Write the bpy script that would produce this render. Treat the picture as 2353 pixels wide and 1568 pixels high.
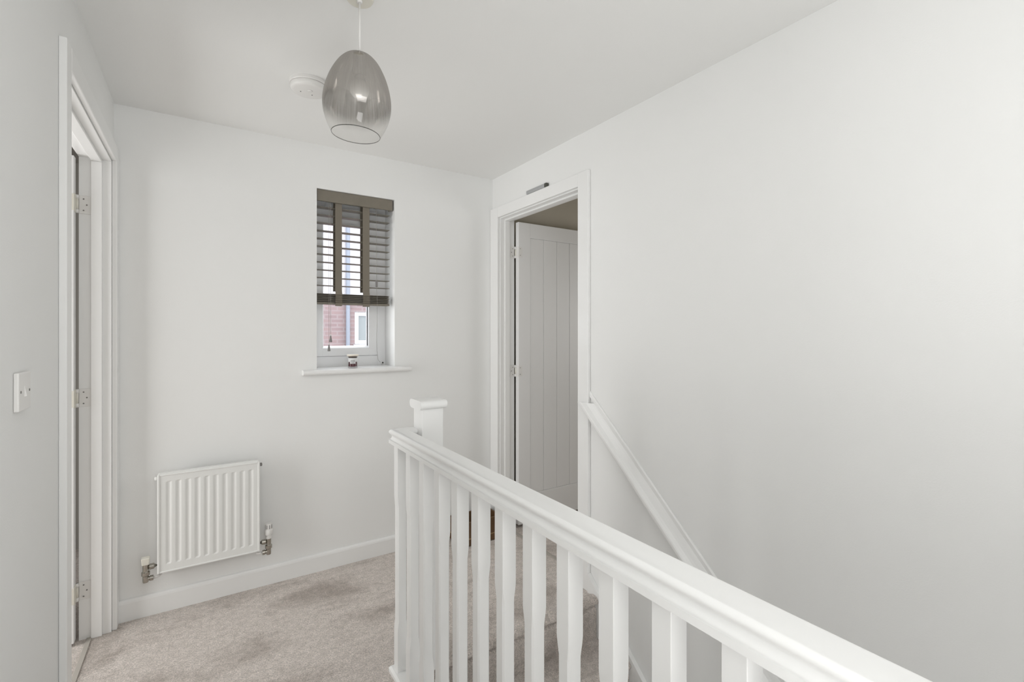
import bpy, bmesh, math, random
from mathutils import Vector, Matrix

random.seed(4)
S = bpy.context.scene
for o in list(bpy.data.objects):
    bpy.data.objects.remove(o)
COL = S.collection

# ------------------------------------------------------------------ camera
YAW = math.radians(33.0865)
cam_d = bpy.data.cameras.new('camera')
cam_d.sensor_width = 36.0
cam_d.sensor_fit = 'HORIZONTAL'
cam_d.lens = 36.0 * 1092.0 / 2353.0
cam_d.shift_y = -23.0 / 2353.0
cam_d.clip_start = 0.02
cam = bpy.data.objects.new('camera', cam_d)
COL.objects.link(cam)
cam.location = (0, 0, 1.305)
cam.rotation_euler = (math.pi / 2, 0, -YAW)
S.camera = cam

# ------------------------------------------------------------------ world, lights, exposure
world = bpy.data.worlds.new('overcast_sky')
S.world = world
world.use_nodes = True
bg = world.node_tree.nodes['Background']
bg.inputs['Color'].default_value = (0.93, 0.96, 1.0, 1)
bg.inputs['Strength'].default_value = 4.9


def area(name, loc, target, sx, sy, power, col=(1, 1, 1)):
    d = bpy.data.lights.new(name, 'AREA')
    d.shape = 'RECTANGLE'
    d.size, d.size_y = sx, sy
    d.energy = power
    d.color = col
    o = bpy.data.objects.new(name, d)
    COL.objects.link(o)
    o.location = loc
    o.rotation_euler = (Vector(target) - Vector(loc)).to_track_quat('-Z', 'Y').to_euler()
    return o


NEUTRAL = (1.0, 0.997, 0.992)
# added fill lights out of view, plus daylight from the left room
area('fill_overhead', (0.35, -0.80, 2.28), (0.40, 1.0, 0.0), 1.3, 1.3, 16, NEUTRAL)  # unseen overhead fill, added to brighten the floor and lower walls
area('fill_overhead_small', (0.05, -0.3, 2.29), (0.10, 0.5, 0.0), 0.6, 0.8, 2.5, NEUTRAL)  # smaller added fill overhead, not a fitting of the landing
area('fill_upward', (0.25, -0.5, 0.9), (0.15, 0.2, 3.0), 0.7, 0.7, 15.0, NEUTRAL)  # fill aimed upwards, added to lift the ceiling
area('fill_left_side', (-0.325, -0.2, 1.1), (1.0, -0.2, 1.1), 0.8, 1.9, 1.2, NEUTRAL)  # side fill added for the spindles' left faces; no doorway in this wall
area('daylight_left_room', (-1.92, 2.12, 1.15), (1.6, 1.75, 1.1), 1.15, 1.9, 42, NEUTRAL)
area('fill_stairwell', (1.10, -0.9, -1.5), (1.25, 0.8, -0.1), 0.8, 0.8, 8, NEUTRAL)  # fill added in the stairwell for the panel and lower right wall
area('fill_right_room', (3.6, 1.5, 1.4), (2.2, 2.6, 1.0), 0.6, 0.9, 9, NEUTRAL)  # fill added inside the right room to brighten the open door leaf
S.view_settings.view_transform = 'Standard'
S.view_settings.look = 'None'
S.view_settings.gamma = 1.0
S.view_settings.use_curve_mapping = False
S.view_settings.exposure = -0.04


# ------------------------------------------------------------------ materials
def mat(name, col, rough=0.5, metal=0.0, bump=0.0, bscale=200.0, var=0.0, vscale=3.0, spec=0.5, coat=0.0):
    m = bpy.data.materials.new(name)
    m.use_nodes = True
    nt = m.node_tree
    b = nt.nodes['Principled BSDF']
    b.inputs['Base Color'].default_value = (*col, 1)
    b.inputs['Roughness'].default_value = rough
    b.inputs['Metallic'].default_value = metal
    b.inputs['Specular IOR Level'].default_value = spec
    b.inputs['Coat Weight'].default_value = coat
    tc = nt.nodes.new('ShaderNodeTexCoord')
    if var > 0:
        n = nt.nodes.new('ShaderNodeTexNoise')
        n.inputs['Scale'].default_value = vscale
        n.inputs['Detail'].default_value = 4
        nt.links.new(tc.outputs['Object'], n.inputs['Vector'])
        r = nt.nodes.new('ShaderNodeValToRGB')
        r.color_ramp.elements[0].position = 0.3
        r.color_ramp.elements[1].position = 0.7
        r.color_ramp.elements[0].color = (*[c * (1 - var) for c in col], 1)
        r.color_ramp.elements[1].color = (*[min(1, c * (1 + var)) for c in col], 1)
        nt.links.new(n.outputs['Fac'], r.inputs['Fac'])
        nt.links.new(r.outputs['Color'], b.inputs['Base Color'])
    if bump > 0:
        n = nt.nodes.new('ShaderNodeTexNoise')
        n.inputs['Scale'].default_value = bscale
        n.inputs['Detail'].default_value = 3
        nt.links.new(tc.outputs['Object'], n.inputs['Vector'])
        bp = nt.nodes.new('ShaderNodeBump')
        bp.inputs['Strength'].default_value = bump
        bp.inputs['Distance'].default_value = 0.002
        nt.links.new(n.outputs['Fac'], bp.inputs['Height'])
        nt.links.new(bp.outputs['Normal'], b.inputs['Normal'])
    return m


M = {}
M['wall'] = mat('white_wall_paint', (0.893, 0.897, 0.886), 0.75, bump=0.12, bscale=260, var=0.006, vscale=2.0, spec=0.3)
M['ceil'] = mat('white_ceiling_paint', (0.896, 0.898, 0.884), 0.9, bump=0.1, bscale=220, spec=0.2)
M['gloss'] = mat('white_satin_woodwork', (0.90, 0.902, 0.892), 0.28, bump=0.04, bscale=60, spec=0.5)
M['door'] = mat('white_door_paint', (0.85, 0.85, 0.845), 0.42, bump=0.10, bscale=120)
M['rad'] = mat('white_enamel', (0.83, 0.835, 0.815), 0.35)
M['plastic'] = mat('white_plastic', (0.83, 0.82, 0.80), 0.35)
M['plastic_cream'] = mat('cream_plastic', (0.76, 0.74, 0.66), 0.4)
M['upvc'] = mat('white_upvc', (0.89, 0.895, 0.90), 0.25)
M['chrome'] = mat('chrome', (0.42, 0.40, 0.36), 0.16, metal=1.0)
M['dark'] = mat('dark_recess', (0.03, 0.03, 0.028), 0.6)
M['slot'] = mat('grey_slot', (0.22, 0.21, 0.20), 0.6)
M['blind'] = mat('taupe_wood_slat', (0.205, 0.183, 0.146), 0.42, bump=0.05, bscale=80, var=0.06, vscale=20)
M['tape'] = mat('taupe_ladder_tape', (0.215, 0.19, 0.152), 0.85, bump=0.3, bscale=900)
M['cord'] = mat('grey_cord', (0.33, 0.31, 0.28), 0.8)
M['pull'] = mat('grey_cord_pull', (0.22, 0.21, 0.205), 0.45)
M['silver'] = mat('brushed_silver', (0.50, 0.51, 0.52), 0.38, metal=0.55)
M['device_end'] = mat('dark_grey_plastic', (0.075, 0.078, 0.065), 0.5)
M['wax'] = mat('dark_red_wax', (0.10, 0.010, 0.022), 0.35)
M['label'] = mat('white_paper', (0.80, 0.80, 0.80), 0.7)
M['label_print'] = mat('grey_print', (0.45, 0.45, 0.45), 0.7)
M['lid'] = mat('pale_wood_lid', (0.82, 0.76, 0.66), 0.6, var=0.05, vscale=40)
M['lid_dark'] = mat('brown_lid_seal', (0.10, 0.075, 0.06), 0.6)
M['crate'] = mat('dark_brown_wood', (0.115, 0.062, 0.026), 0.55, bump=0.2, bscale=60, var=0.25, vscale=14)
M['crate_edge'] = mat('worn_wood_edge', (0.30, 0.20, 0.10), 0.6)
M['threshold'] = mat('brushed_aluminium', (0.50, 0.48, 0.44), 0.45, metal=0.5)
M['seam'] = mat('carpet_joint_strip', (0.44, 0.41, 0.37), 0.6)
M['rubber'] = mat('dark_grey_gasket', (0.06, 0.065, 0.07), 0.5)
M['bulb'] = mat('opal_bulb_glass', (0.86, 0.86, 0.84), 0.25)
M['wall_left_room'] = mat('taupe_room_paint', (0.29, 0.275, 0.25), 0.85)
M['wall_room'] = mat('beige_room_paint', (0.56, 0.52, 0.44), 0.85)
M['pipe'] = mat('grey_downpipe', (0.17, 0.19, 0.23), 0.5)
M['washed_out'] = mat('washed_out_house_wall', (0.42, 0.405, 0.43), 0.9, var=0.03, vscale=1.5)  # washed-out brightness of the upper house wall, put into the colour
M['far_frame'] = mat('far_window_frame', (0.50, 0.50, 0.53), 0.5)
M['farglass'] = mat('far_window_glass', (0.19, 0.21, 0.215), 0.1)
M['ground'] = mat('grey_paving', (0.35, 0.34, 0.33), 0.9, var=0.1, vscale=2)


def carpet_mat():
    m = bpy.data.materials.new('taupe_carpet')
    m.use_nodes = True
    nt = m.node_tree
    b = nt.nodes['Principled BSDF']
    b.inputs['Roughness'].default_value = 1.0
    b.inputs['Specular IOR Level'].default_value = 0.08
    b.inputs['Sheen Weight'].default_value = 0.25
    b.inputs['Sheen Roughness'].default_value = 0.6
    tc = nt.nodes.new('ShaderNodeTexCoord')
    # brushed pile: large soft patches
    mp = nt.nodes.new('ShaderNodeMapping')
    mp.inputs['Scale'].default_value = (1.0, 1.5, 1.0)
    mp.inputs['Rotation'].default_value = (0, 0, 0.5)
    nt.links.new(tc.outputs['Object'], mp.inputs['Vector'])
    big = nt.nodes.new('ShaderNodeTexNoise')
    big.inputs['Scale'].default_value = 2.6
    big.inputs['Detail'].default_value = 6
    big.inputs['Roughness'].default_value = 0.62
    big.inputs['Distortion'].default_value = 0.5
    nt.links.new(mp.outputs['Vector'], big.inputs['Vector'])
    rb = nt.nodes.new('ShaderNodeValToRGB')
    rb.color_ramp.elements[0].position = 0.30
    rb.color_ramp.elements[1].position = 0.50
    rb.color_ramp.elements[0].color = (0.48, 0.420, 0.375, 1)
    rb.color_ramp.elements[1].color = (0.78, 0.713, 0.663, 1)
    nt.links.new(big.outputs['Fac'], rb.inputs['Fac'])
    fine = nt.nodes.new('ShaderNodeTexNoise')
    fine.inputs['Scale'].default_value = 170
    fine.inputs['Detail'].default_value = 5
    fine.inputs['Roughness'].default_value = 0.75
    nt.links.new(tc.outputs['Object'], fine.inputs['Vector'])
    rf = nt.nodes.new('ShaderNodeValToRGB')
    rf.color_ramp.elements[0].position = 0.35
    rf.color_ramp.elements[1].position = 0.65
    rf.color_ramp.elements[0].color = (0.62, 0.62, 0.62, 1)
    rf.color_ramp.elements[1].color = (1.32, 1.32, 1.32, 1)
    nt.links.new(fine.outputs['Fac'], rf.inputs['Fac'])
    mx = nt.nodes.new('ShaderNodeMixRGB')
    mx.blend_type = 'MULTIPLY'
    mx.inputs['Fac'].default_value = 1.0
    nt.links.new(rb.outputs['Color'], mx.inputs['Color1'])
    nt.links.new(rf.outputs['Color'], mx.inputs['Color2'])
    # tufts: mid-scale mottling
    mid = nt.nodes.new('ShaderNodeTexNoise')
    mid.inputs['Scale'].default_value = 38
    mid.inputs['Detail'].default_value = 5
    mid.inputs['Roughness'].default_value = 0.7
    nt.links.new(tc.outputs['Object'], mid.inputs['Vector'])
    rm = nt.nodes.new('ShaderNodeValToRGB')
    rm.color_ramp.elements[0].position = 0.36
    rm.color_ramp.elements[1].position = 0.62
    rm.color_ramp.elements[0].color = (0.84, 0.83, 0.81, 1)
    rm.color_ramp.elements[1].color = (1.10, 1.09, 1.09, 1)
    nt.links.new(mid.outputs['Fac'], rm.inputs['Fac'])
    m2 = nt.nodes.new('ShaderNodeMixRGB')
    m2.blend_type = 'MULTIPLY'
    m2.inputs['Fac'].default_value = 1.0
    nt.links.new(mx.outputs['Color'], m2.inputs['Color1'])
    nt.links.new(rm.outputs['Color'], m2.inputs['Color2'])
    nt.links.new(m2.outputs['Color'], b.inputs['Base Color'])
    bp = nt.nodes.new('ShaderNodeBump')
    bp.inputs['Strength'].default_value = 0.9
    bp.inputs['Distance'].default_value = 0.006
    nt.links.new(fine.outputs['Fac'], bp.inputs['Height'])
    nt.links.new(bp.outputs['Normal'], b.inputs['Normal'])
    return m


M['carpet'] = carpet_mat()


def brick_mat():
    m = bpy.data.materials.new('red_brickwork')
    m.use_nodes = True
    nt = m.node_tree
    b = nt.nodes['Principled BSDF']
    b.inputs['Roughness'].default_value = 0.9
    tc = nt.nodes.new('ShaderNodeTexCoord')
    mp = nt.nodes.new('ShaderNodeMapping')
    mp.inputs['Rotation'].default_value = (math.pi / 2, 0, 0)
    nt.links.new(tc.outputs['Object'], mp.inputs['Vector'])
    br = nt.nodes.new('ShaderNodeTexBrick')
    br.inputs['Color1'].default_value = (0.215, 0.145, 0.142, 1)
    br.inputs['Color2'].default_value = (0.170, 0.118, 0.122, 1)
    br.inputs['Mortar'].default_value = (0.225, 0.190, 0.190, 1)
    br.inputs['Scale'].default_value = 1.0
    br.inputs['Brick Width'].default_value = 0.225
    br.inputs['Row Height'].default_value = 0.075
    br.inputs['Mortar Size'].default_value = 0.012
    nt.links.new(mp.outputs['Vector'], br.inputs['Vector'])
    n = nt.nodes.new('ShaderNodeTexNoise')
    n.inputs['Scale'].default_value = 1.7
    n.inputs['Detail'].default_value = 4
    nt.links.new(tc.outputs['Object'], n.inputs['Vector'])
    mx = nt.nodes.new('ShaderNodeMixRGB')
    mx.blend_type = 'MIX'
    mx.inputs['Color2'].default_value = (0.225, 0.165, 0.165, 1)
    ms = nt.nodes.new('ShaderNodeMath')
    ms.operation = 'MULTIPLY'
    ms.inputs[1].default_value = 0.55
    nt.links.new(n.outputs['Fac'], ms.inputs[0])
    nt.links.new(ms.outputs[0], mx.inputs['Fac'])
    nt.links.new(br.outputs['Color'], mx.inputs['Color1'])
    nt.links.new(mx.outputs['Color'], b.inputs['Base Color'])
    return m


M['brick'] = brick_mat()


def grazing(nt, f0, top=0.7, power=5.0):
    """reflectance of a thin sheet, the same from both sides: f0 face-on, rising at grazing angles"""
    lw = nt.nodes.new('ShaderNodeLayerWeight')
    lw.inputs['Blend'].default_value = 0.5
    p = nt.nodes.new('ShaderNodeMath')
    p.operation = 'POWER'
    p.inputs[1].default_value = power
    nt.links.new(lw.outputs['Facing'], p.inputs[0])
    q = nt.nodes.new('ShaderNodeMath')
    q.operation = 'MULTIPLY_ADD'
    q.inputs[1].default_value = top - f0
    q.inputs[2].default_value = f0
    nt.links.new(p.outputs[0], q.inputs[0])
    return q.outputs[0]


def clear_glass(name, tint=(1, 1, 1), ior=1.45, gl=0.02):
    """thin sheet of clear glass: straight transmission plus a fresnel reflection"""
    m = bpy.data.materials.new(name)
    m.use_nodes = True
    nt = m.node_tree
    nt.nodes.remove(nt.nodes['Principled BSDF'])
    out = nt.nodes['Material Output']
    t = nt.nodes.new('ShaderNodeBsdfTransparent')
    t.inputs['Color'].default_value = (*tint, 1)
    g = nt.nodes.new('ShaderNodeBsdfGlossy')
    g.inputs['Roughness'].default_value = gl
    f = grazing(nt, ((ior - 1) / (ior + 1)) ** 2)
    mx = nt.nodes.new('ShaderNodeMixShader')
    nt.links.new(f, mx.inputs['Fac'])
    nt.links.new(t.outputs['BSDF'], mx.inputs[1])
    nt.links.new(g.outputs['BSDF'], mx.inputs[2])
    nt.links.new(mx.outputs['Shader'], out.inputs['Surface'])
    return m


M['glass'] = clear_glass('window_glass', (0.97, 0.975, 0.98))
M['jar'] = clear_glass('jar_glass', (0.93, 0.92, 0.92), 1.4)


def shade_mat(z_lo, z_hi):
    """smoked mirror coating at the top fading into clear glass near the rim"""
    m = bpy.data.materials.new('smoked_mirror_glass')
    m.use_nodes = True
    nt = m.node_tree
    nt.nodes.remove(nt.nodes['Principled BSDF'])
    out = nt.nodes['Material Output']
    geo = nt.nodes.new('ShaderNodeTexCoord')
    sep = nt.nodes.new('ShaderNodeSeparateXYZ')
    nt.links.new(geo.outputs['Object'], sep.inputs[0])
    mr = nt.nodes.new('ShaderNodeMapRange')
    mr.interpolation_type = 'SMOOTHSTEP'
    mr.inputs['From Min'].default_value = z_lo
    mr.inputs['From Max'].default_value = z_hi
    nt.links.new(sep.outputs['Z'], mr.inputs['Value'])
    # streaks running down the coating
    at = nt.nodes.new('ShaderNodeMath')
    at.operation = 'ARCTAN2'
    nt.links.new(sep.outputs['Y'], at.inputs[0])
    nt.links.new(sep.outputs['X'], at.inputs[1])
    cmb = nt.nodes.new('ShaderNodeCombineXYZ')
    sc = nt.nodes.new('ShaderNodeMath')
    sc.operation = 'MULTIPLY'
    sc.inputs[1].default_value = 14.0
    nt.links.new(at.outputs[0], sc.inputs[0])
    nt.links.new(sc.outputs[0], cmb.inputs['X'])
    zz = nt.nodes.new('ShaderNodeMath')
    zz.operation = 'MULTIPLY'
    zz.inputs[1].default_value = 5.0
    nt.links.new(sep.outputs['Z'], zz.inputs[0])
    nt.links.new(zz.outputs[0], cmb.inputs['Y'])
    ns = nt.nodes.new('ShaderNodeTexNoise')
    ns.inputs['Scale'].default_value = 1.6
    ns.inputs['Detail'].default_value = 3
    nt.links.new(cmb.outputs[0], ns.inputs['Vector'])
    amt = nt.nodes.new('ShaderNodeMapRange')
    amt.inputs['From Min'].default_value = 0.3
    amt.inputs['From Max'].default_value = 0.7
    amt.inputs['To Min'].default_value = 0.62
    amt.inputs['To Max'].default_value = 0.84
    nt.links.new(ns.outputs['Fac'], amt.inputs['Value'])
    fac = nt.nodes.new('ShaderNodeMath')
    fac.operation = 'MULTIPLY'
    nt.links.new(amt.outputs[0], fac.inputs[0])
    nt.links.new(mr.outputs[0], fac.inputs[1])
    tr = nt.nodes.new('ShaderNodeBsdfTransparent')
    tr.inputs['Color'].default_value = (0.975, 0.972, 0.965, 1)
    gs = nt.nodes.new('ShaderNodeBsdfGlossy')
    gs.inputs['Roughness'].default_value = 0.03
    clear = nt.nodes.new('ShaderNodeMixShader')
    nt.links.new(grazing(nt, 0.03, 0.55), clear.inputs['Fac'])
    nt.links.new(tr.outputs[0], clear.inputs[1])
    nt.links.new(gs.outputs[0], clear.inputs[2])
    mir = nt.nodes.new('ShaderNodeBsdfGlossy')
    mir.inputs['Color'].default_value = (0.50, 0.475, 0.45, 1)
    mir.inputs['Roughness'].default_value = 0.07
    mx = nt.nodes.new('ShaderNodeMixShader')
    nt.links.new(fac.outputs[0], mx.inputs['Fac'])
    nt.links.new(clear.outputs[0], mx.inputs[1])
    nt.links.new(mir.outputs[0], mx.inputs[2])
    nt.links.new(mx.outputs[0], out.inputs['Surface'])
    return m


# ------------------------------------------------------------------ mesh helpers
ORIGIN = {}


class MB:
    """collects shapes (given in world coordinates) into one mesh object"""

    def __init__(s):
        s.bm = bmesh.new()

    def _add(s, verts, faces, smooth=False):
        vs = [s.bm.verts.new(v) for v in verts]
        out = []
        for f in faces:
            try:
                fc = s.bm.faces.new([vs[i] for i in f])
                fc.smooth = smooth
                out.append(fc)
            except ValueError:
                pass
        return vs, out

    def box(s, x0, x1, y0, y1, z0, z1, bev=0.0, seg=2):
        v = [(x0, y0, z0), (x1, y0, z0), (x1, y1, z0), (x0, y1, z0), (x0, y0, z1), (x1, y0, z1), (x1, y1, z1), (x0, y1, z1)]
        f = [(0, 3, 2, 1), (4, 5, 6, 7), (0, 1, 5, 4), (1, 2, 6, 5), (2, 3, 7, 6), (3, 0, 4, 7)]
        vs, fs = s._add(v, f)
        if bev > 0:
            ed = list({e for fc in fs for e in fc.edges})
            bmesh.ops.bevel(s.bm, geom=ed, offset=bev, segments=seg, affect='EDGES', profile=0.5)
        return s

    def prism(s, pts, a, b, axis='Y', smooth=False, shear=None):
        """extrude a closed 2D outline between a and b along an axis"""
        def P(p, t):
            if axis == 'Y':
                return (p[0], t, p[1])
            if axis == 'X':
                return (t, p[0], p[1])
            return (p[0], p[1], t)
        n = len(pts)
        v = [P(p, a) for p in pts] + [P(p, b) for p in pts]
        f = [(i, (i + 1) % n, n + (i + 1) % n, n + i) for i in range(n)]
        s._add(v, f, smooth)
        s._add(v[:n], [tuple(range(n))])
        s._add(v[n:], [tuple(range(n))])
        return s

    def lathe(s, prof, c=(0, 0, 0), n=40, smooth=True, axis='Z', close=False):
        """prof: list of (r, h) revolved about an axis through c"""
        rings = []
        for r, h in prof:
            ring = []
            for k in range(n):
                a = 2 * math.pi * k / n
                p, q = r * math.cos(a), r * math.sin(a)
                if axis == 'Z':
                    w = (c[0] + p, c[1] + q, c[2] + h)
                elif axis == 'Y':
                    w = (c[0] + p, c[1] + h, c[2] + q)
                else:
                    w = (c[0] + h, c[1] + p, c[2] + q)
                ring.append(s.bm.verts.new(w))
            rings.append(ring)
        prs = list(zip(rings, rings[1:]))
        if close:
            prs.append((rings[-1], rings[0]))
        for r0, r1 in prs:
            for k in range(n):
                fc = s.bm.faces.new((r0[k], r0[(k + 1) % n], r1[(k + 1) % n], r1[k]))
                fc.smooth = smooth
        if not close:
            for r in (rings[0], rings[-1]):
                try:
                    s.bm.faces.new(r)
                except ValueError:
                    pass
        return s

    def tube(s, pts, r, n=8, smooth=True):
        pts = [Vector(p) for p in pts]
        rings = []
        for i, p in enumerate(pts):
            d = (pts[min(i + 1, len(pts) - 1)] - pts[max(i - 1, 0)]).normalized()
            u = d.cross(Vector((0, 0, 1)))
            if u.length < 1e-3:
                u = d.cross(Vector((0, 1, 0)))
            u.normalize()
            w = d.cross(u)
            rr = r[i] if isinstance(r, (list, tuple)) else r
            rings.append([s.bm.verts.new(p + (u * math.cos(2 * math.pi * k / n) + w * math.sin(2 * math.pi * k / n)) * rr) for k in range(n)])
        for r0, r1 in zip(rings, rings[1:]):
            for k in range(n):
                fc = s.bm.faces.new((r0[k], r0[(k + 1) % n], r1[(k + 1) % n], r1[k]))
                fc.smooth = smooth
        s.bm.faces.new(rings[0])
        s.bm.faces.new(rings[-1])
        return s

    def build(s, name, material, parent=None, merge=True):
        if merge:
            bmesh.ops.remove_doubles(s.bm, verts=s.bm.verts, dist=1e-6)
        bmesh.ops.recalc_face_normals(s.bm, faces=s.bm.faces)
        org = Vector((0, 0, 0))
        if parent is not None:
            org = ORIGIN[parent.name]
            bmesh.ops.translate(s.bm, verts=s.bm.verts, vec=-org)
        me = bpy.data.meshes.new(name)
        s.bm.to_mesh(me)
        s.bm.free()
        me.materials.append(material)
        o = bpy.data.objects.new(name, me)
        COL.objects.link(o)
        if parent is not None:
            o.parent = parent
        ORIGIN[o.name] = org
        return o


def at_origin(o, loc):
    """move a top-level mesh's origin to loc without moving the mesh"""
    loc = Vector(loc)
    o.data.transform(Matrix.Translation(-loc))
    o.location = loc
    ORIGIN[o.name] = loc
    return o


def thing(name, loc, label=None, cat=None, kind=None, group=None):
    o = bpy.data.objects.new(name, None)
    o.empty_display_size = 0.05
    COL.objects.link(o)
    o.location = loc
    ORIGIN[o.name] = Vector(loc)
    tag(o, label, cat, kind, group)
    return o


def tag(o, label=None, cat=None, kind=None, group=None):
    if label:
        o['label'] = label
    if cat:
        o['category'] = cat
    if kind:
        o['kind'] = kind
    if group:
        o['group'] = group
    return o


def dup(o, offset=(0, 0, 0)):
    """a copy of a part (with its own pieces) under the same parent, sharing mesh data"""
    c = o.copy()
    COL.objects.link(c)
    c.location = Vector(o.location) + Vector(offset)
    for ch in list(o.children):
        g = ch.copy()
        COL.objects.link(g)
        g.parent = c
    return c


def struct(name, mb, material):
    return tag(mb.build(name, material), kind='structure')


# ------------------------------------------------------------------ room constants
XL, XR, YB, ZC = -0.33, 1.633, 2.745, 2.32
YR = -2.60                   # rear end of the landing
XE, YS = 0.655, 1.715        # edge of the stairwell, first riser
RISE, PITCH = 0.19, 0.902
GO = RISE / PITCH
ZL = -13 * RISE              # lower hall floor

# ------------------------------------------------------------------ floor, ceiling, walls
b = MB()
b.box(-2.0, XE, YR, 3.0, -0.25, 0)
b.box(XE, 4.3, YS + 0.022, 3.0, -0.25, 0)
struct('floor', b, M['carpet'])
struct('floor_lower_hall', MB().box(XE - 0.1, XR + 0.1, YR - 0.1, YS + 0.1, ZL - 0.1, ZL), M['carpet'])
b = MB()
b.box(-2.0, 4.3, YR - 0.1, 3.05, ZC, ZC + 0.12)
struct('ceiling', b, M['ceil'])

DLy0, DLy1 = 1.836, 2.682      # left door opening between wall studs
DRy0, DRy1 = 1.858, 2.657      # right door opening
DZ = 2.052
b = MB()
b.box(XL - 0.1, XL, YR, DLy0, 0, ZC)
b.box(XL - 0.1, XL, DLy1, YB, 0, ZC)
b.box(XL - 0.1, XL, DLy0, DLy1, DZ, ZC)
struct('wall_left', b, M['wall'])
b = MB()
b.box(XR, XR + 0.1, YR, DRy0, ZL, ZC)
b.box(XR, XR + 0.1, DRy1, YB, 0, ZC)
b.box(XR, XR + 0.1, DRy0, DRy1, DZ, ZC)
b.box(XR, XR + 0.1, DRy0, YB, ZL, -0.25)
struct('wall_right', b, M['wall'])

WX0, WX1, WZ0, WZ1 = 0.5215, 0.957, 1.068, 2.084
YO = 3.05
b = MB()
b.box(XL - 0.1, WX0, YB, YO, ZL, ZC)
b.box(WX1, 4.3, YB, YO, ZL, ZC)
b.box(WX0, WX1, YB, YO, ZL, WZ0)
b.box(WX0, WX1, YB, YO, WZ1, ZC)
struct('wall_back', b, M['wall'])
struct('wall_rear', MB().box(-2.0, 4.3, YR - 0.1, YR, ZL, ZC), M['wall'])
b = MB()
b.box(XE - 0.1, XE - 0.002, YR, YS + 0.03, ZL, -0.25)
struct('wall_stairwell', b, M['wall'])
# shells of the two rooms behind the open doors
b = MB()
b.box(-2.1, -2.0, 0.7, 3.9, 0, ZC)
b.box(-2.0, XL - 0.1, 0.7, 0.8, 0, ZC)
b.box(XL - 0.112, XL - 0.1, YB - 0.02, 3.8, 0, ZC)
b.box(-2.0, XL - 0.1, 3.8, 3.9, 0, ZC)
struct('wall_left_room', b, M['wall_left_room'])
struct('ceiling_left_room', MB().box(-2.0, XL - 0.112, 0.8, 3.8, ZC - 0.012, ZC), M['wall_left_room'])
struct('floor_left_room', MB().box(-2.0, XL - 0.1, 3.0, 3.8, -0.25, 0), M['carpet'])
b = MB()
b.box(4.2, 4.3, 0.7, YB, 0, ZC)
b.box(XR + 0.1, 4.2, 0.7, 0.8, 0, ZC)
b.box(XR + 0.1, 4.2, YB - 0.012, YB, 0, ZC)
struct('wall_right_room', b, M['wall_room'])
struct('floor_right_room', MB().box(XR + 0.1, 4.2, 0.8, YS, -0.25, 0), M['carpet'])
struct('ceiling_right_room', MB().box(XR + 0.1, 4.2, 0.8, YB - 0.012, ZC - 0.012, ZC), M['wall_room'])


# ------------------------------------------------------------------ baseboards
def skirting(x0, x1, y0, y1, h=0.095, t=0.015, axis='X', side=-1):
    """moulded board: flat face with a rounded top edge"""
    m = MB()
    prof = [(0, 0), (t, 0), (t, h - 0.016), (t - 0.002, h - 0.008), (t - 0.006, h - 0.002), (t - 0.010, h), (0, h)]
    if axis == 'X':
        m.prism([(y0 + side * p, z) for p, z in prof], x0, x1, 'X')
    else:
        m.prism([(x0 + side * p, z) for p, z in prof], y0, y1, 'Y')
    return m


struct('baseboard_back', skirting(XL + 0.017, XR - 0.019, YB, YB, axis='X', side=-1), M['gloss'])
struct('baseboard_left', skirting(XL, 0, YR, 1.763, axis='Y', side=1), M['gloss'])


# ------------------------------------------------------------------ doors
def hinge_on_lining(root, xa, xb, y, z, sgn):
    """leaf plate let into the lining, knuckle barrel and three screws; xb is the knuckle side"""
    m = MB()
    m.box(min(xa, xb), max(xa, xb), y - 0.0035, y + 0.001, z - 0.038, z + 0.038, 0.0008, 1)
    kx = xb + sgn * 0.0055
    for d0, d1 in ((-0.038, -0.022), (0.022, 0.038)):
        m.lathe([(0.0, d0), (0.0058, d0), (0.0058, d1), (0.0, d1)], (kx, y - 0.010, z), 12)
        m.box(min(xb, kx), max(xb, kx), y - 0.010, y - 0.002, z + d0, z + d1)
    h = m.build('hinge', M['plastic'], root)
    m = MB()
    m.lathe([(0.0, -0.0225), (0.0052, -0.0225), (0.0052, 0.0225), (0.0, 0.0225)], (kx, y - 0.010, z), 12)
    m.build('knuckle', M['plastic_cream'], h)
    w = xb - xa
    for fx, dz in ((0.62, -0.024), (0.35, 0.0), (0.62, 0.024)):
        q = MB()
        q.lathe([(0.0, -0.001), (0.0028, -0.001), (0.0020, 0.001), (0.0, 0.001)], (xa + w * fx, y - 0.0045, z + dz), 10, axis='Y')
        q.build('screw', M['slot'], h)
    return h


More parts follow.
